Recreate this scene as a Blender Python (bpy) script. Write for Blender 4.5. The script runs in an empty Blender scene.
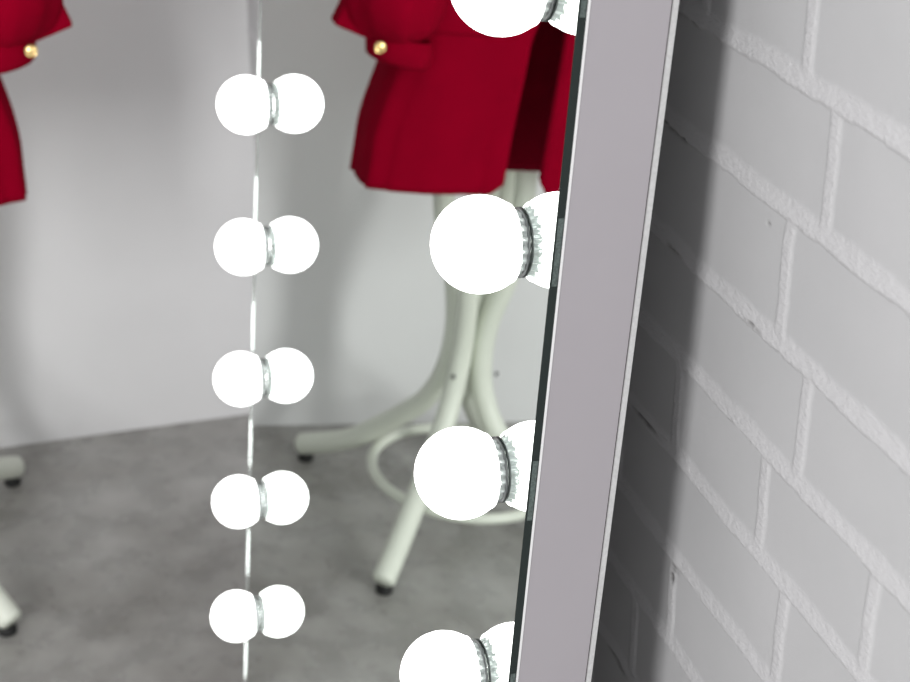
import bpy, math, random
import numpy as np
from mathutils import Vector, Matrix, noise

scene = bpy.context.scene
COL = scene.collection
PI = math.pi

# ---------------------------------------------------------------- camera, world, lights, exposure
P = 0.15                       # metres between two bulbs of one column
LEAN = math.radians(4.0)       # the mirror leans back by this much
FLOOR_V = -5.57                # floor height counted in bulb spacings
CAM_LOC = (1.5533, -0.28253, 1.35219)
Rw = [[0.28923544, 0.42525728, -0.85761245],
      [0.95724648, -0.12409632, 0.26130305],
      [0.00469448, -0.89652460, -0.44296908]]
cam_data = bpy.data.cameras.new('camera')
cam = bpy.data.objects.new('camera', cam_data)
COL.objects.link(cam)
m = Matrix.Identity(4)
for i in range(3):
    m[i][0] = Rw[i][0]
    m[i][1] = -Rw[i][1]
    m[i][2] = -Rw[i][2]
    m[i][3] = CAM_LOC[i]
cam.matrix_world = m
cam_data.sensor_width = 36.0
cam_data.lens = 1665.2 / 910 * 36.0
cam_data.clip_start = 0.02
cam_data.dof.use_dof = True
cam_data.dof.focus_distance = 1.0
cam_data.dof.aperture_fstop = 10.5
scene.camera = cam

world = bpy.data.worlds.new('world')
scene.world = world
world.use_nodes = True
bg = world.node_tree.nodes['Background']
bg.inputs['Color'].default_value = (0.985, 0.99, 1.0, 1)
bg.inputs['Strength'].default_value = 0.6


def area(name, loc, target, size, power, color=(1, 1, 1)):
    l = bpy.data.lights.new(name, 'AREA')
    l.shape = 'RECTANGLE'
    l.size, l.size_y = size
    l.energy = power
    l.color = color
    o = bpy.data.objects.new(name, l)
    COL.objects.link(o)
    o.location = loc
    o.rotation_euler = (Vector(target) - Vector(loc)).to_track_quat('-Z', 'Y').to_euler()
    return o


area('studio_softbox', (3.0, -2.25, 1.75), (0.6, -0.1, 1.0), (0.45, 2.2), 88, (1.0, 0.995, 0.99))

vs = scene.view_settings
vs.view_transform = 'Standard'
vs.look = 'None'
vs.gamma = 1.0
vs.use_curve_mapping = False
vs.exposure = 0.0

# ---------------------------------------------------------------- materials


def new_mat(name):
    mt = bpy.data.materials.new(name)
    mt.use_nodes = True
    nt = mt.node_tree
    return mt, nt, nt.nodes['Principled BSDF']


def simple(name, color, rough=0.5, metal=0.0, spec=0.5, noise_amt=0.0, scale=60, bump=0.0, **kw):
    mt, nt, b = new_mat(name)
    b.inputs['Base Color'].default_value = (*color, 1)
    b.inputs['Roughness'].default_value = rough
    b.inputs['Metallic'].default_value = metal
    b.inputs['Specular IOR Level'].default_value = spec
    for k, v in kw.items():
        b.inputs[k].default_value = v
    if noise_amt or bump:
        tc = nt.nodes.new('ShaderNodeTexCoord')
        n = nt.nodes.new('ShaderNodeTexNoise')
        n.inputs['Scale'].default_value = scale
        n.inputs['Detail'].default_value = 4
        nt.links.new(tc.outputs['Object'], n.inputs['Vector'])
        if noise_amt:
            r = nt.nodes.new('ShaderNodeValToRGB')
            r.color_ramp.elements[0].position = 0.3
            r.color_ramp.elements[1].position = 0.7
            r.color_ramp.elements[0].color = (*[c * (1 - noise_amt) for c in color], 1)
            r.color_ramp.elements[1].color = (*[min(1, c * (1 + noise_amt)) for c in color], 1)
            nt.links.new(n.outputs['Fac'], r.inputs['Fac'])
            nt.links.new(r.outputs['Color'], b.inputs['Base Color'])
        if bump:
            bp = nt.nodes.new('ShaderNodeBump')
            bp.inputs['Strength'].default_value = bump
            bp.inputs['Distance'].default_value = 0.001
            nt.links.new(n.outputs['Fac'], bp.inputs['Height'])
            nt.links.new(bp.outputs['Normal'], b.inputs['Normal'])
    return mt


M_MIRROR = simple('silvered_glass', (0.885, 0.93, 0.90), 0.0, 1.0)
M_EDGE = simple('dark_green_glass_edge', (0.012, 0.02, 0.018), 0.25, 0.0, 0.4)
M_EDGELIT = simple('bulb_glow_in_glass_edge', (0.085, 0.11, 0.103), 0.35, 0.0, 0.5, 0.5, 900)  # bulb light seen in the glass edge, put into the colour
M_POLISH = simple('polished_edge', (0.85, 0.87, 0.87), 0.12, 1.0)
M_FRAME = simple('satin_lilac_metal', (0.425, 0.40, 0.425), 0.42, 0.25, 0.4, 0.03, 6)
M_LIP = simple('bright_metal_lip', (0.88, 0.88, 0.88), 0.3, 0.2)
M_DARK = simple('dark_gap', (0.015, 0.015, 0.015), 0.6)
M_BACK = simple('pale_back_board', (0.55, 0.55, 0.55), 0.6, 0, 0.3, 0.08, 400)
M_SOCKET = simple('ribbed_clear_plastic', (0.52, 0.55, 0.545), 0.2, 0.45, 0.6)
M_GASKET = simple('grey_gasket', (0.05, 0.055, 0.055), 0.35, 0.3)
M_TUBE = simple('cream_lacquer', (0.74, 0.77, 0.68), 0.35, 0.0, 0.5, 0.03, 12)
M_RUBBER = simple('black_rubber', (0.012, 0.012, 0.012), 0.6)
M_SCREW = simple('dark_screw', (0.06, 0.06, 0.06), 0.4, 0.6)
M_GOLD = simple('gold', (0.95, 0.68, 0.30), 0.2, 1.0)
M_RED = simple('red_wool_cloth', (0.235, 0.0001, 0.0125), 1.0, 0.0, 0.04, 0.07, 14, 0.12)
M_LINING = simple('dark_red_lining', (0.16, 0.0001, 0.010), 0.9, 0.0, 0.05, 0.08, 20)

mt, nt, b = new_mat('glowing_opal_glass')
M_BULB = mt
b.inputs['Base Color'].default_value = (0.9, 0.9, 0.9, 1)
b.inputs['Roughness'].default_value = 0.3
b.inputs['Emission Color'].default_value = (1.0, 1.0, 0.99, 1)
b.inputs['Emission Strength'].default_value = 5.0

# painted brick
mt, nt, b = new_mat('painted_brick')
M_BRICK = mt
tc = nt.nodes.new('ShaderNodeTexCoord')
big = nt.nodes.new('ShaderNodeTexNoise'); big.inputs['Scale'].default_value = 9; big.inputs['Detail'].default_value = 5
fine = nt.nodes.new('ShaderNodeTexNoise'); fine.inputs['Scale'].default_value = 420; fine.inputs['Detail'].default_value = 4
mpv = nt.nodes.new('ShaderNodeMapping'); mpv.inputs['Scale'].default_value = (0.5, 1, 1)
ramp = nt.nodes.new('ShaderNodeValToRGB')
ramp.color_ramp.elements[0].position = 0.3; ramp.color_ramp.elements[0].color = (0.49, 0.49, 0.497, 1)
ramp.color_ramp.elements[1].position = 0.7; ramp.color_ramp.elements[1].color = (0.525, 0.522, 0.53, 1)
att = nt.nodes.new('ShaderNodeAttribute'); att.attribute_name = 'joint'
mix = nt.nodes.new('ShaderNodeMix'); mix.data_type = 'RGBA'
mix.inputs['B'].default_value = (0.57, 0.565, 0.575, 1)
grime = nt.nodes.new('ShaderNodeAttribute'); grime.attribute_name = 'chip'
mix2 = nt.nodes.new('ShaderNodeMix'); mix2.data_type = 'RGBA'
mix2.inputs['B'].default_value = (0.09, 0.085, 0.08, 1)
ad = nt.nodes.new('ShaderNodeMath'); ad.operation = 'MULTIPLY_ADD'
ad.inputs[1].default_value = 0.8; ad.inputs[2].default_value = 0.10
bp = nt.nodes.new('ShaderNodeBump'); bp.inputs['Distance'].default_value = 0.0011
L = nt.links.new
L(tc.outputs['Object'], big.inputs['Vector'])
L(tc.outputs['Object'], mpv.inputs['Vector']); L(mpv.outputs['Vector'], fine.inputs['Vector'])
L(big.outputs['Fac'], ramp.inputs['Fac'])
L(ramp.outputs['Color'], mix.inputs['A']); L(att.outputs['Fac'], mix.inputs['Factor'])
L(mix.outputs['Result'], mix2.inputs['A']); L(grime.outputs['Fac'], mix2.inputs['Factor'])
L(mix2.outputs['Result'], b.inputs['Base Color'])
L(att.outputs['Fac'], ad.inputs[0]); L(ad.outputs['Value'], bp.inputs['Strength'])
L(fine.outputs['Fac'], bp.inputs['Height']); L(bp.outputs['Normal'], b.inputs['Normal'])
b.inputs['Roughness'].default_value = 0.55
b.inputs['Specular IOR Level'].default_value = 0.35

# concrete floor
mt, nt, b = new_mat('mottled_concrete')
M_FLOOR = mt
L = nt.links.new
tc = nt.nodes.new('ShaderNodeTexCoord')
n1 = nt.nodes.new('ShaderNodeTexNoise'); n1.inputs['Scale'].default_value = 3.4; n1.inputs['Detail'].default_value = 8; n1.inputs['Roughness'].default_value = 0.62
n2 = nt.nodes.new('ShaderNodeTexNoise'); n2.inputs['Scale'].default_value = 17; n2.inputs['Detail'].default_value = 6
r1 = nt.nodes.new('ShaderNodeValToRGB')
r1.color_ramp.elements[0].position = 0.33; r1.color_ramp.elements[0].color = (0.22, 0.21, 0.195, 1)
r1.color_ramp.elements[1].position = 0.68; r1.color_ramp.elements[1].color = (0.45, 0.445, 0.43, 1)
r2 = nt.nodes.new('ShaderNodeValToRGB')
r2.color_ramp.elements[0].position = 0.35; r2.color_ramp.elements[0].color = (0.86, 0.86, 0.86, 1)
r2.color_ramp.elements[1].position = 0.65; r2.color_ramp.elements[1].color = (1.08, 1.08, 1.08, 1)
mx = nt.nodes.new('ShaderNodeMix'); mx.data_type = 'RGBA'; mx.blend_type = 'MULTIPLY'; mx.inputs['Factor'].default_value = 1
rr = nt.nodes.new('ShaderNodeMapRange'); rr.inputs['To Min'].default_value = 0.16; rr.inputs['To Max'].default_value = 0.4
L(tc.outputs['Object'], n1.inputs['Vector']); L(tc.outputs['Object'], n2.inputs['Vector'])
L(n1.outputs['Fac'], r1.inputs['Fac']); L(n2.outputs['Fac'], r2.inputs['Fac'])
L(r1.outputs['Color'], mx.inputs['A']); L(r2.outputs['Color'], mx.inputs['B'])
L(mx.outputs['Result'], b.inputs['Base Color'])
L(n2.outputs['Fac'], rr.inputs['Value']); L(rr.outputs['Result'], b.inputs['Roughness'])
b.inputs['Specular IOR Level'].default_value = 0.5

M_PLASTER = simple('smooth_white_plaster', (0.80, 0.80, 0.805), 0.6, 0.0, 0.3, 0.05, 2.2, 0.05)

# ---------------------------------------------------------------- mesh helpers


def link(name, verts, faces, mat, parent=None, smooth=False):
    me = bpy.data.meshes.new(name)
    me.from_pydata([tuple(v) for v in verts], [], faces)
    me.materials.append(mat)
    if smooth:
        me.polygons.foreach_set('use_smooth', [True] * len(me.polygons))
    me.update()
    o = bpy.data.objects.new(name, me)
    COL.objects.link(o)
    if parent is not None:
        o.parent = parent
    return o


def empty(name, loc, parent=None, rot=None):
    o = bpy.data.objects.new(name, None)
    o.empty_display_size = 0.05
    COL.objects.link(o)
    o.location = loc
    if rot:
        o.rotation_euler = rot
    if parent is not None:
        o.parent = parent
    return o


def box(x0, x1, y0, y1, z0, z1, base=0):
    v = [(x, y, z) for x in (x0, x1) for y in (y0, y1) for z in (z0, z1)]
    f = [(0, 1, 3, 2), (4, 6, 7, 5), (0, 4, 5, 1), (2, 3, 7, 6), (0, 2, 6, 4), (1, 5, 7, 3)]
    return v, [tuple(i + base for i in q) for q in f]


def boxes(lst):
    V, F = [], []
    for q in lst:
        v, f = box(*q, base=len(V))
        V += v
        F += f
    return V, F


def bevel(o, w, seg=2):
    md = o.modifiers.new('bevel', 'BEVEL')
    md.width = w
    md.segments = seg
    md.limit_method = 'ANGLE'
    return o


def spline(pts, n=10):
    pts = [Vector(p) for p in pts]
    out = []
    for i in range(len(pts) - 1):
        p0 = pts[i - 1] if i else pts[0] * 2 - pts[1]
        p1, p2 = pts[i], pts[i + 1]
        p3 = pts[i + 2] if i + 2 < len(pts) else p2 * 2 - p1
        for k in range(n):
            t = k / n
            out.append(0.5 * ((2 * p1) + (p2 - p0) * t + (2 * p0 - 5 * p1 + 4 * p2 - p3) * t * t + (3 * p1 - p0 - 3 * p2 + p3) * t ** 3))
    out.append(pts[-1])
    return out


def tube(path, rad, seg=20, closed=False, caps=True, cap_round=0.25):
    """sweep with rotation-minimising frames; rad may be a number or function of 0..1"""
    n = len(path)
    rf = rad if callable(rad) else (lambda t: rad)
    V, F = [], []
    T = []
    for i in range(n):
        a = path[(i - 1) % n] if (closed or i) else path[0]
        c = path[(i + 1) % n] if (closed or i < n - 1) else path[-1]
        T.append((c - a).normalized())
    up = Vector((0, 0, 1)) if abs(T[0].z) < 0.9 else Vector((1, 0, 0))
    nrm = (up - T[0] * up.dot(T[0])).normalized()
    rings = []
    pts = [(path[i], T[i], rf(i / max(1, n - 1))) for i in range(n)]
    if caps and not closed:
        r0, r1 = pts[0][2], pts[-1][2]
        pts = [(path[0] - T[0] * 0, T[0], r0 * (1 - cap_round))] + [(path[0] + T[0] * r0 * cap_round, T[0], r0)] + pts[1:-1] + \
              [(path[-1] - T[-1] * r1 * cap_round, T[-1], r1)] + [(path[-1], T[-1], r1 * (1 - cap_round))]
    for c, t, r in pts:
        nrm = (nrm - t * nrm.dot(t)).normalized()
        bn = t.cross(nrm)
        s = len(V)
        for k in range(seg):
            a = 2 * PI * k / seg
            V.append(c + (nrm * math.cos(a) + bn * math.sin(a)) * r)
        rings.append(s)
    m_ = len(rings)
    for i in range(m_ if closed else m_ - 1):
        a, b_ = rings[i], rings[(i + 1) % m_]
        for k in range(seg):
            k2 = (k + 1) % seg
            F.append((a + k, a + k2, b_ + k2, b_ + k))
    if caps and not closed:
        F.append(tuple(reversed(range(rings[0], rings[0] + seg))))
        F.append(tuple(range(rings[-1], rings[-1] + seg)))
    return V, F


def lathe(profile, seg=48, rib=None, close_start=False, close_end=False):
    """profile of (r, h); the axis is -Y (pointing out of the mirror)"""
    V, F = [], []
    for i, (r, h) in enumerate(profile):
        for k in range(seg):
            a = 2 * PI * k / seg
            q = r + (rib(i, k, a) if rib else 0)
            V.append((q * math.cos(a), -h, q * math.sin(a)))
    for i in range(len(profile) - 1):
        for k in range(seg):
            k2 = (k + 1) % seg
            F.append((i * seg + k, i * seg + k2, (i + 1) * seg + k2, (i + 1) * seg + k))
    if close_start:
        F.append(tuple(range(seg)))
    if close_end:
        s = (len(profile) - 1) * seg
        F.append(tuple(reversed(range(s, s + seg))))
    return V, F


# ---------------------------------------------------------------- setting
WALL_Y = 0.135
WALL_X = -0.897
v, f = boxes([(WALL_X - 0.1, 4.2, -4.0, WALL_Y + 0.12, -0.1, 0.0)])
o = link('floor', v, f, M_FLOOR); o['kind'] = 'structure'
v, f = boxes([(WALL_X - 0.1, WALL_X, -4.0, WALL_Y + 0.12, 0.0, 2.7)])
o = link('wall_left', v, f, M_PLASTER); o['kind'] = 'structure'

# painted brick wall: English bond, thick smeared joints standing slightly proud
XS = np.concatenate([np.arange(WALL_X, 0.50, 0.0045), np.arange(0.50, 1.25, 0.0016), np.arange(1.25, 4.2, 0.006), [4.2]])
ZS = np.concatenate([np.arange(0.0, 0.42, 0.0035), np.arange(0.42, 1.25, 0.0014), np.arange(1.25, 2.7, 0.0035), [2.7]])
LOW = [1.085, 1.012, 0.934, 0.864, 0.794, 0.721, 0.652, 0.578]     # lower edge of each bed joint
while LOW[0] < 2.8:
    LOW.insert(0, LOW[0] + 0.0724)
n_above = len(LOW) - 8
while LOW[-1] > 0.05:
    LOW.append(LOW[-1] - 0.0724)
BED = 0.0125
JOINT_H = 0.0019
rng = np.random.default_rng(3)


def wob(x, seed, fr):
    r = np.random.default_rng(seed)
    out = np.zeros_like(x)
    for k in range(7):
        out += np.sin(x * fr * (1.7 ** k) + r.uniform(0, 6.28)) / (1.35 ** k)
    return out / 2.6


def sstep(a, b_, t):
    q = np.clip((t - a) / (b_ - a), 0, 1)
    return q * q * (3 - 2 * q)


X, Z = np.meshgrid(XS, ZS)
H = np.zeros_like(X)
J = np.zeros_like(X)
CH = np.zeros_like(X)
for i, z in enumerate(LOW):
    r0, r1 = np.searchsorted(ZS, [z - 0.006, z + BED + 0.008])
    Xs, Zs = X[r0:r1], Z[r0:r1]
    if r1 > r0:
        lo = z + 0.0011 * wob(XS, 10 + i, 60)[None, :]
        hi = z + BED + 0.0016 * wob(XS, 60 + i, 45)[None, :]
        up_ = 1 - sstep(-0.0018, 0.0018, Zs - hi)
        mk = sstep(-0.0008, 0.0008, Zs - lo) * up_
        prof = sstep(-0.0006, 0.0005, Zs - lo) * (1 - 0.8 * sstep(0.0, 1.0, (Zs - lo) / (hi - lo))) * up_
        H[r0:r1] = np.maximum(H[r0:r1], JOINT_H * prof)
        J[r0:r1] = np.maximum(J[r0:r1], mk)
    if i + 1 >= len(LOW):
        break
    zt, zb = z, LOW[i + 1] + BED
    c = i - n_above
    if c == 5:
        xs = [0.695 + 0.248 * q for q in range(-8, 15)]
    elif c == 6:
        xs = [0.636 + 0.248 * q for q in range(-8, 15)]
    elif c == 1:
        xs = [0.806 + 0.249 * q for q in range(-8, 14)]
    elif c % 2 == 1:
        xs = [0.806 + 0.1245 * q for q in range(-13, 27)]
    else:
        xs = [0.592 + 0.250 * q for q in range(-8, 15)]
    r0, r1 = np.searchsorted(ZS, [zb - 0.003, zt + 0.003])
    for q, xc in enumerate(xs):
        c0, c1 = np.searchsorted(XS, [xc - 0.015, xc + 0.015])
        if r1 <= r0 or c1 <= c0:
            continue
        xw = 0.0011 * wob(ZS[r0:r1], 200 + i * 31 + q, 90)[:, None]
        d = np.abs(XS[None, c0:c1] - xc - xw)
        mk = 1 - sstep(0.0042, 0.0062, d)
        H[r0:r1, c0:c1] = np.maximum(H[r0:r1, c0:c1], 0.5 * JOINT_H * mk)
        J[r0:r1, c0:c1] = np.maximum(J[r0:r1, c0:c1], mk)
# soft unevenness of faces and rough lumps in the joints
H += 0.0005 * np.sin(X * 31 + 1.3 * np.sin(Z * 23)) * np.sin(Z * 37 + 0.7)
rough = rng.normal(size=X.shape)
rough = sum(np.roll(rough, q, 1) for q in range(-2, 3)) / 2.2
H += J * 0.00009 * rough
# chips in the paint
for (cx, cz, rx, rz) in [(0.697, 0.717, .0028, .0026), (0.695, 0.709, .0016, .0045), (0.636, 1.0130, .004, .0013), (0.645, 1.0115, .0035, .0012), (0.653, 1.0115, .0035, .0014),
                         (0.664, 1.0105, .003, .0012), (0.668, 0.9355, .005, .0012), (0.608, 0.5785, .010, .0020), (0.617, 0.576, .005, .0018), (0.668, 1.0845, .0025, .0008), (0.652, 1.0855, .006, .0006),
                         (0.7805, 1.001, .0012, .001), (0.776, 0.936, .005, .0010), (0.66, 0.936, .004, .0018), (0.636, 0.7975, .012, .0013)]:
    rx *= 1.6
    r0, r1 = np.searchsorted(ZS, [cz - 4 * rz, cz + 4 * rz]); c0, c1 = np.searchsorted(XS, [cx - 4 * rx, cx + 4 * rx])
    sl_ = (slice(r0, r1), slice(c0, c1))
    g = np.exp(-(((X[sl_] - cx) / rx) ** 2 + ((Z[sl_] - cz) / rz) ** 2)) * np.clip(1 + 0.35 * rough[sl_], 0, 2)
    CH[sl_] = np.maximum(CH[sl_], np.clip(g * 0.8, 0, 0.8))
    H[sl_] -= 0.0015 * np.clip(g, 0, 1)
nx, nz = len(XS), len(ZS)
co = np.stack([X, WALL_Y - H, Z], -1).reshape(-1, 3)
idx = np.arange(nx * nz).reshape(nz, nx)
quads = np.stack([idx[:-1, :-1], idx[:-1, 1:], idx[1:, 1:], idx[1:, :-1]], -1).reshape(-1, 4)
me = bpy.data.meshes.new('wall_back')
me.vertices.add(len(co)); me.vertices.foreach_set('co', co.ravel().astype(np.float32))
me.loops.add(quads.size); me.loops.foreach_set('vertex_index', quads.ravel().astype(np.int32))
me.polygons.add(len(quads))
me.polygons.foreach_set('loop_start', np.arange(0, quads.size, 4, dtype=np.int32))
me.polygons.foreach_set('use_smooth', np.ones(len(quads), dtype=bool))
for nm, arr in (('joint', J), ('chip', CH)):
    a = me.attributes.new(nm, 'FLOAT', 'POINT')
    a.data.foreach_set('value', arr.ravel().astype(np.float32))
me.update(calc_edges=True)
me.materials.append(M_BRICK)
o = bpy.data.objects.new('wall_back', me); COL.objects.link(o); o['kind'] = 'structure'

# ---------------------------------------------------------------- the mirror
U0, U1 = -0.4246 * P, 5.1405 * P           # left and right edges
V0, V1 = -5.54 * P, 7.50 * P                # bottom and top edges
T_GLASS, T_SIDE0, T_SIDE1, T_BACK = 0.033 * P, 0.043 * P, 0.345 * P, 0.371 * P
origin_z = -FLOOR_V * P
mirror = empty('floor_mirror', (0, 0, origin_z), rot=(-LEAN, 0, 0))
mirror['label'] = 'tall white-framed vanity mirror lit by round bulbs, leaning against the painted brick wall'
mirror['category'] = 'mirror'

v = [(U0, 0, V0), (U1, 0, V0), (U1, 0, V1), (U0, 0, V1), (U0, T_GLASS * .5, V0), (U1, T_GLASS * .5, V0), (U1, T_GLASS * .5, V1), (U0, T_GLASS * .5, V1)]
f = [(0, 1, 2, 3), (7, 6, 5, 4), (0, 4, 5, 1), (1, 5, 6, 2), (2, 6, 7, 3), (3, 7, 4, 0)]
glass = link('mirror_glass', v, f, M_MIRROR, mirror)
e = 0.0004
v, f = boxes([(U1, U1 + e, 0, T_GLASS, V0, V1), (U0 - e, U0, 0, T_GLASS, V0, V1), (U0, U1, 0, T_GLASS, V1, V1 + e), (U0, U1, 0, T_GLASS, V0 - e, V0)])
edge = link('glass_edge', v, f, M_EDGE, mirror)
edge['label'] = 'dark green edge of the mirror glass'
# polished left arris
path = [Vector((U0 + 0.0005, -0.0008, V0 + (V1 - V0) * k / 60)) for k in range(61)]
v, f = tube(path, 0.0008, 12)
o = link('polished_edge', v, f, M_POLISH, mirror, True)

# side box of the frame: four walls and a back board
v, f = boxes([(U1 - 0.012, U1, T_SIDE0, T_SIDE1, V0, V1), (U0, U0 + 0.012, T_SIDE0, T_SIDE1, V0, V1),
              (U0 + 0.012, U1 - 0.012, T_SIDE0, T_SIDE1, V1 - 0.012, V1), (U0 + 0.012, U1 - 0.012, T_SIDE0, T_SIDE1, V0, V0 + 0.012)])
o = link('frame', v, f, M_FRAME, mirror)
v, f = boxes([(U0, U1 + 0.0006, T_GLASS, T_SIDE0, V0, V1)])
o = link('front_lip', v, f, M_LIP, mirror); o['label'] = 'thin bright metal lip behind the glass'
v, f = boxes([(U0 + 0.002, U1 - 0.0012, T_SIDE1, T_SIDE1 + 0.0009, V0 + .002, V1 - .002)])
o = link('gap_strip', v, f, M_DARK, mirror)  # near-black strip set in the groove before the back board
v, f = boxes([(U0, U1 + 0.0006, T_SIDE1 + 0.0009, T_BACK, V0, V1)])
o = link('back_board', v, f, M_BACK, mirror)

# bulbs
RB, HB = 0.189 * P, 0.161 * P
RS = 0.128 * P
SK = 0.047 * P
prof = [(RS * 0.95, SK * 0.85), (RS * 1.12, SK * 0.92), (RS * 1.20, SK * 0.95)]
h0 = SK
a0 = math.asin((h0 + 0.0016 - HB) / RB)
for k in range(0, 41):
    a = a0 + (PI / 2 - a0) * k / 40
    prof.append((max(RB * math.cos(a), 1e-5), HB + RB * math.sin(a)))
gv, gf = lathe(prof, 64)
NR = 18


def ribf(i, k, a):
    w = (0.5 + 0.5 * math.cos(a * NR)) ** 1.6
    return (-0.0028 * w * (0.8 + 0.35 * math.sin(a * 7 + 1))) if i else -0.0006 * w


sv, sf = lathe([(RS * 0.98, 0.0002), (RS * 0.99, SK * 0.25), (RS * 1.03, SK * 0.55), (RS * 1.09, SK * 0.85), (RS * 1.16, SK * 1.04)], NR * 8, ribf)
GH = 0.003 * P
kv, kf = lathe([(RS * 0.9, GH), (RS * 1.05, GH), (RS * 1.07, GH + 0.0006), (RS * 1.05, GH + 0.0011), (RS * 0.9, GH + 0.0011)], 48)
bulb0 = sock0 = gask0 = None
k = 0
for col in (0, 1):
    for row in range(-5, 8):
        loc = ((0, 4.798 * P)[col], 0, (row - 0.038 * col) * P)
        if bulb0 is None:
            bulb0 = link('light_bulb', gv, gf, M_BULB, mirror, True)
            sock0 = link('bulb_socket', sv, sf, M_SOCKET, bulb0, True)
            gask0 = link('socket_gasket', kv, kf, M_GASKET, bulb0, True)
            b_, s_, g_ = bulb0, sock0, gask0
        else:
            b_ = bulb0.copy(); COL.objects.link(b_)
            s_ = sock0.copy(); COL.objects.link(s_); s_.parent = b_
            g_ = gask0.copy(); COL.objects.link(g_); g_.parent = b_
        b_.location = loc
        b_.rotation_euler = (0, random.Random(k).uniform(0, 2 * PI), 0)
        k += 1
# bulb light in the glass edge, painted as pale patches beside each right-hand bulb
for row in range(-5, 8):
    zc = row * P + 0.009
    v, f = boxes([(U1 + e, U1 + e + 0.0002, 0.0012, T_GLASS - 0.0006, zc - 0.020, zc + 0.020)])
    o = link('edge_glow_patch', v, f, M_EDGELIT, mirror)
    o['label'] = 'bulb glow painted as a pale patch on the dark glass edge'

# ---------------------------------------------------------------- coat stand
SC = Vector((-0.577, -0.465, 0))
stand = empty('coat_stand', SC)
stand['label'] = 'cream tubular coat stand with four curved legs and a floor ring, under the red jacket'
stand['category'] = 'coat stand'
legs = [(139, [(0.279, 0.0225), (0.19, 0.067), (0.135, 0.112), (0.092, 0.152), (0.058, 0.19), (0.036, 0.235), (0.0255, 0.29), (0.028, 0.35), (0.045, 0.42), (0.072, 0.49), (0.078, 0.56), (0.055, 0.64), (0.028, 0.71), (0.022, 0.77)]),
        (36.5, [(0.254, 0.0225), (0.2, 0.062), (0.135, 0.118), (0.088, 0.16), (0.052, 0.21), (0.034, 0.255), (0.0255, 0.30), (0.028, 0.35), (0.042, 0.42), (0.052, 0.49), (0.052, 0.56), (0.040, 0.64), (0.025, 0.71), (0.022, 0.77)]),
        (-50, None), (219, None)]
legs[2] = (-50, legs[0][1][:8] + [(0.044, 0.42), (0.050, 0.49), (0.050, 0.56), (0.042, 0.64), (0.026, 0.71), (0.022, 0.77)]); legs[3] = (219, legs[0][1])
for li, (az, pr) in enumerate(legs):
    a = math.radians(az)
    pts = [Vector((r * math.cos(a), r * math.sin(a), z)) for r, z in pr]
    path = spline(pts, 8)
    v, f = tube(path, lambda t: 0.0175 - 0.0015 * min(1, t * 2), 24)
    leg = link('leg', v, f, M_TUBE, stand, True)
    # rubber pad under the tip
    q = pts[0] + (pts[1] - pts[0]).normalized() * 0.016
    V, F = [], []
    for hz, rr_ in ((0.0, 0.0115), (0.001, 0.0125), (0.010, 0.0125), (0.012, 0.011)):
        for k in range(20):
            t = 2 * PI * k / 20
            V.append((q.x + rr_ * math.cos(t), q.y + rr_ * math.sin(t), hz))
    for r in range(3):
        for k in range(20):
            k2 = (k + 1) % 20
            F.append((r * 20 + k, r * 20 + k2, (r + 1) * 20 + k2, (r + 1) * 20 + k))
    F.append(tuple(reversed(range(20)))); F.append(tuple(range(60, 80)))
    pad = link('rubber_foot', V, F, M_RUBBER, leg, True)
    pad['label'] = 'black rubber pad'
    # screw head at the waist, on the two legs that show theirs
    if li in (1, 2):
        ax = Vector((math.cos(a), math.sin(a), 0))
        c0 = ax * (0.034 + 0.0165) + Vector((0, 0, 0.27))
        v, f = tube([c0, c0 + ax * 0.002, c0 + ax * 0.004], 0.0035, 12)
        link('screw', v, f, M_SCREW, leg, True)
RC = Vector((-0.586, -0.494, 0.08)) - SC
path = [RC + Vector((0.144 * math.cos(2 * PI * k / 96), 0.144 * math.sin(2 * PI * k / 96), 0)) for k in range(96)]
v, f = tube(path, 0.0082, 16, closed=True)
link('floor_ring', v, f, M_TUBE, stand, True)
path = [Vector((0, 0, 0.22 + k * 0.05)) for k in range(22)]
v, f = tube(path, 0.012, 16)
link('pole', v, f, M_TUBE, stand, True)
for hk in range(4):
    a = hk * PI / 2
    dx = Vector((math.cos(a), math.sin(a), 0))
    path = spline([Vector((0, 0, 1.215)) + dx * 0.008, Vector((0, 0, 1.19)) + dx * 0.06, Vector((0, 0, 1.20)) + dx * 0.11, Vector((0, 0, 1.245)) + dx * 0.135], 8)
    v, f = tube(path, 0.008, 14)
    link('hook', v, f, M_TUBE, stand, True)

# ---------------------------------------------------------------- jacket
E1 = Vector((0, -1, 0))      # across the jacket, towards its right in the mirror
E2 = Vector((1, 0, 0))       # out of its front
JO = Vector((-0.505 + 0.05, -0.49, 0))
jacket = empty('jacket', (JO.x, JO.y, 0.56))
jacket['label'] = 'open red jacket with rounded front hem and gold cuff button, hanging on the cream stand'
jacket['category'] = 'jacket'


def JP(s, d, z):
    q = E1 * s + E2 * d
    return Vector((q.x, q.y, z - 0.56))


def lerp_tab(tab, z):
    for (z0, *a), (z1, *b2) in zip(tab, tab[1:]):
        if z <= z1:
            t = max(0, (z - z0) / (z1 - z0)); t = t * t * (3 - 2 * t)
            return [p + (q - p) * t for p, q in zip(a, b2)]
    return list(tab[-1][1:])


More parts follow.
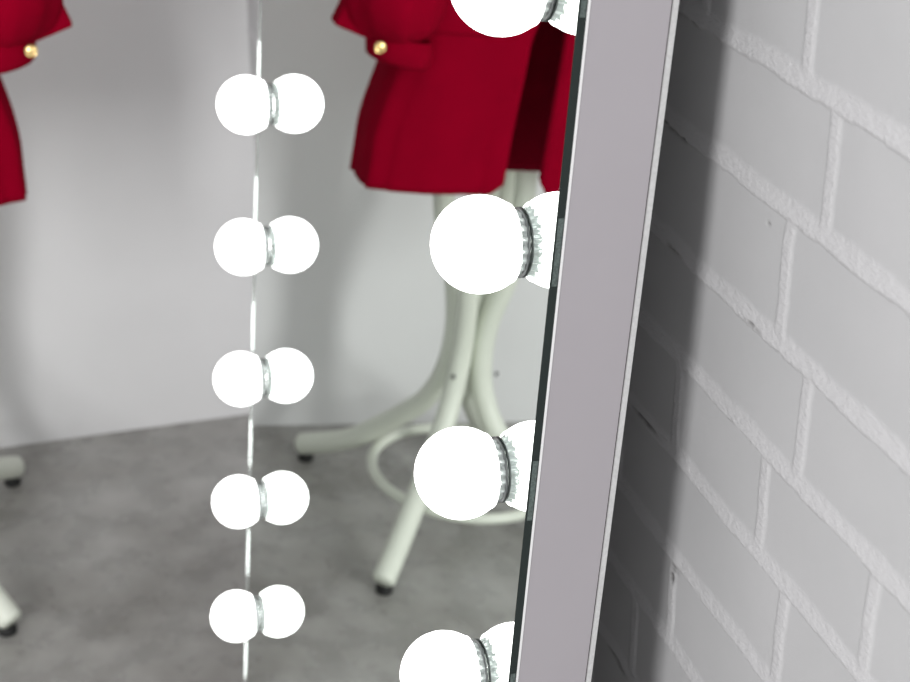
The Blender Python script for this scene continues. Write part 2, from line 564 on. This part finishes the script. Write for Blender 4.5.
# z, half width, half depth, centre s, gap left s, gap right s
TAB = [(0.56, 0.2195, 0.052, -0.0435, -0.079, -0.024), (0.66, 0.218, 0.052, -0.043, -0.076, -0.025), (0.80, 0.200, 0.052, -0.038, -0.070, -0.024), (0.87, 0.198, 0.052, -0.040, -0.058, -0.024),
       (0.95, 0.205, 0.055, -0.046, -0.050, -0.038), (1.04, 0.22, 0.06, -0.045, -0.052, -0.036), (1.14, 0.215, 0.055, -0.045, -0.06, -0.02), (1.20, 0.16, 0.05, -0.045, -0.08, 0.0), (1.24, 0.08, 0.045, -0.045, -0.09, 0.01)]


PX = 0.70


def jacket_shell(inset, zdrop, nth=240, nz_=60):
    V, F = [], []
    for i in range(nz_ + 1):
        for k in range(nth + 1):
            t = k / nth
            z = 0.602 + (1.24 - 0.602) * i / nz_
            # angle runs from the right front edge round the back to the left front edge
            def sec(z):
                a, d, cs, gl, gr = lerp_tab(TAB, z)
                a -= inset; d -= inset
                pw = 0.36
                inv = lambda q: math.acos(max(-1, min(1, math.copysign(abs(q) ** (1 / PX), q)))); th0 = inv((gr - cs) / a); th1 = inv((gl - cs) / a)
                th = th0 - (2 * PI - (th1 - th0)) * t          # through 0, -90 (back), -180
                c, s = math.cos(th), math.sin(th)
                x = a * math.copysign(abs(c) ** PX, c)
                y = d * math.copysign(abs(s) ** pw, s)
                return cs + x, y, th
            s, d, th = sec(z)
            # rounded front corner at the hem
            w = 0.256 * 2
            s_, d_, th_ = sec(0.62)
            dist = abs(s_ - (-0.024 if t < 0.5 else -0.079)) if d_ > 0.03 else 1
            R_ = 0.026
            lift = R_ - math.sqrt(max(0, R_ * R_ - (R_ - dist) ** 2)) if dist < R_ else 0
            low = 0.602 + lift - zdrop
            z = low + (1.24 - low) * i / nz_
            s, d, th = sec(z)
            fall = max(0, min(1, (0.95 - z) / 0.35))
            front = math.sin(th)
            fold = 0.0035 * math.sin(th * 9 + 1.0) + 0.004 * math.sin(th * 5 + z * 4) + 0.0025 * math.sin(th * 17 + z * 7)
            if front > 0:
                fold *= 0.8
                fold -= 0.004 * math.exp(-((s + 0.115) / 0.012) ** 2) * fall
            r = math.hypot(s + 0.05, d) + 1e-6
            s += (s + 0.05) / r * fold * fall
            d += d / r * fold * fall
            V.append(JP(s, d, z))
    for i in range(nz_):
        for k in range(nth):
            a = i * (nth + 1) + k
            F.append((a, a + 1, a + nth + 2, a + nth + 1))
    return V, F


v, f = jacket_shell(0.0, 0.0)
body = link('body', v, f, M_RED, jacket, True)
md = body.modifiers.new('thick', 'SOLIDIFY'); md.thickness = 0.0025; md.offset = -1
v, f = jacket_shell(0.006, -0.004)
lin = link('lining', v, f, M_LINING, jacket, True)
lin['label'] = 'dark red lining showing in the front opening'
md = lin.modifiers.new('thick', 'SOLIDIFY'); md.thickness = 0.001; md.offset = -1


def strip_on_front(name, s0, s1, z0, z1, mat, off=0.004):
    V, F = [], []
    n, m2 = 16, 8
    for i in range(m2 + 1):
        for k in range(n + 1):
            s = s0 + (s1 - s0) * k / n
            z = z0 + (z1 - z0) * i / m2
            a, d, cs, gl, gr = lerp_tab(TAB, z)
            c = max(-1, min(1, (s - cs) / a))
            y = d * (1 - abs(c) ** (2 / PX)) ** 0.15 + off
            V.append(JP(s, y, z))
    for i in range(m2):
        for k in range(n):
            a = i * (n + 1) + k
            F.append((a, a + 1, a + n + 2, a + n + 1))
    o = link(name, V, F, mat, jacket, True)
    md = o.modifiers.new('thick', 'SOLIDIFY'); md.thickness = 0.004; md.offset = 0
    return o


strip_on_front('pocket_flap', -0.215, -0.12, 0.815, 0.865, M_RED, 0.003)
strip_on_front('pocket_flap', 0.02, 0.115, 0.815, 0.865, M_RED, 0.003)


def sleeve(side):
    sc = -0.051
    DZ, DD = 0.038, -0.008
    sx = -1 if side < 0 else 1
    def S(o): return sc + sx * (o - 0.018)
    # main sleeve: gathered puff over a narrow cuff
    rings = [(1.125, 0.185, 0.0, 0.040), (1.09, 0.205, 0.005, 0.060), (1.02, 0.225, 0.03, 0.062), (0.94, 0.230, 0.048, 0.060), (0.88, 0.230, 0.062, 0.060),
             (0.84, 0.229, 0.068, 0.064), (0.81, 0.227, 0.070, 0.062), (0.79, 0.225, 0.071, 0.054), (0.777, 0.224, 0.071, 0.043), (0.772, 0.223, 0.071, 0.034)]
    V, F = [], []
    path = spline([Vector((o, d, z)) for z, o, d, r in rings], 5)
    rad = [r for z, o, d, r in rings]
    n = len(path)
    SEG = 48
    for i, c in enumerate(path):
        t = i / (n - 1) * (len(rad) - 1)
        j = min(int(t), len(rad) - 2); q = t - j
        r = rad[j] * (1 - q) + rad[j + 1] * q
        low = max(0, min(1, (0.90 - c.z) / 0.12))
        for k in range(SEG):
            a = 2 * PI * k / SEG
            w = 1 + low * (0.07 * math.sin(a * 5 + 0.6) + 0.04 * math.sin(a * 9)) + 0.03 * math.sin(a * 3 + c.z * 20)
            V.append(JP(S(c.x + r * w * math.cos(a)), c.y + DD + r * w * 0.85 * math.sin(a), c.z + DZ))
    for i in range(n - 1):
        for k in range(SEG):
            k2 = (k + 1) % SEG
            F.append((i * SEG + k, i * SEG + k2, (i + 1) * SEG + k2, (i + 1) * SEG + k))
    F.append(tuple(range(SEG))); F.append(tuple(reversed(range((n - 1) * SEG, n * SEG))))
    sl = link('sleeve', V, F, M_RED, jacket, True)
    # cuff strap wrapping below the gathered end
    V, F = [], []
    pf = [(0.776, 0.038), (0.771, 0.042), (0.757, 0.043), (0.745, 0.041), (0.742, 0.038), (0.748, 0.034)]
    for z, r in pf:
        for k in range(SEG):
            a = 2 * PI * k / SEG
            V.append(JP(S(0.214 + r * math.cos(a)), 0.072 + DD + r * 0.85 * math.sin(a), z + DZ + 0.006 * math.cos(a)))
    for i in range(len(pf) - 1):
        for k in range(SEG):
            k2 = (k + 1) % SEG
            F.append((i * SEG + k, i * SEG + k2, (i + 1) * SEG + k2, (i + 1) * SEG + k))
    link('cuff_strap', V, F, M_RED, sl, True)
    # pointed fold standing out from the sleeve
    tri = [(0.301, 0.822), (0.252, 0.806), (0.215, 0.83), (0.225, 0.93), (0.262, 0.93)]
    V = [JP(S(a), 0.075 + DD + 0.012 * (1 - (a - 0.21) * 6), z) for a, z in tri] + [JP(S(a), 0.052 + DD, z) for a, z in tri]
    n5 = 5
    F = [tuple(range(n5)), tuple(reversed(range(n5, 2 * n5)))] + [(i, i + n5, (i + 1) % n5 + n5, (i + 1) % n5) for i in range(n5)]
    fo = link('sleeve_fold', V, F, M_RED, sl)
    bevel(fo, 0.004, 3)
    # gold button on the strap end
    c = JP(S(0.249), 0.098, 0.806)
    v, f = tube([c, c + E2 * 0.002, c + E2 * 0.004, c + E2 * 0.006], 0.0072, 20, cap_round=0.35)
    link('cuff_button', v, f, M_GOLD, sl, True)['label'] = 'small gold button'


sleeve(-1)
sleeve(1)
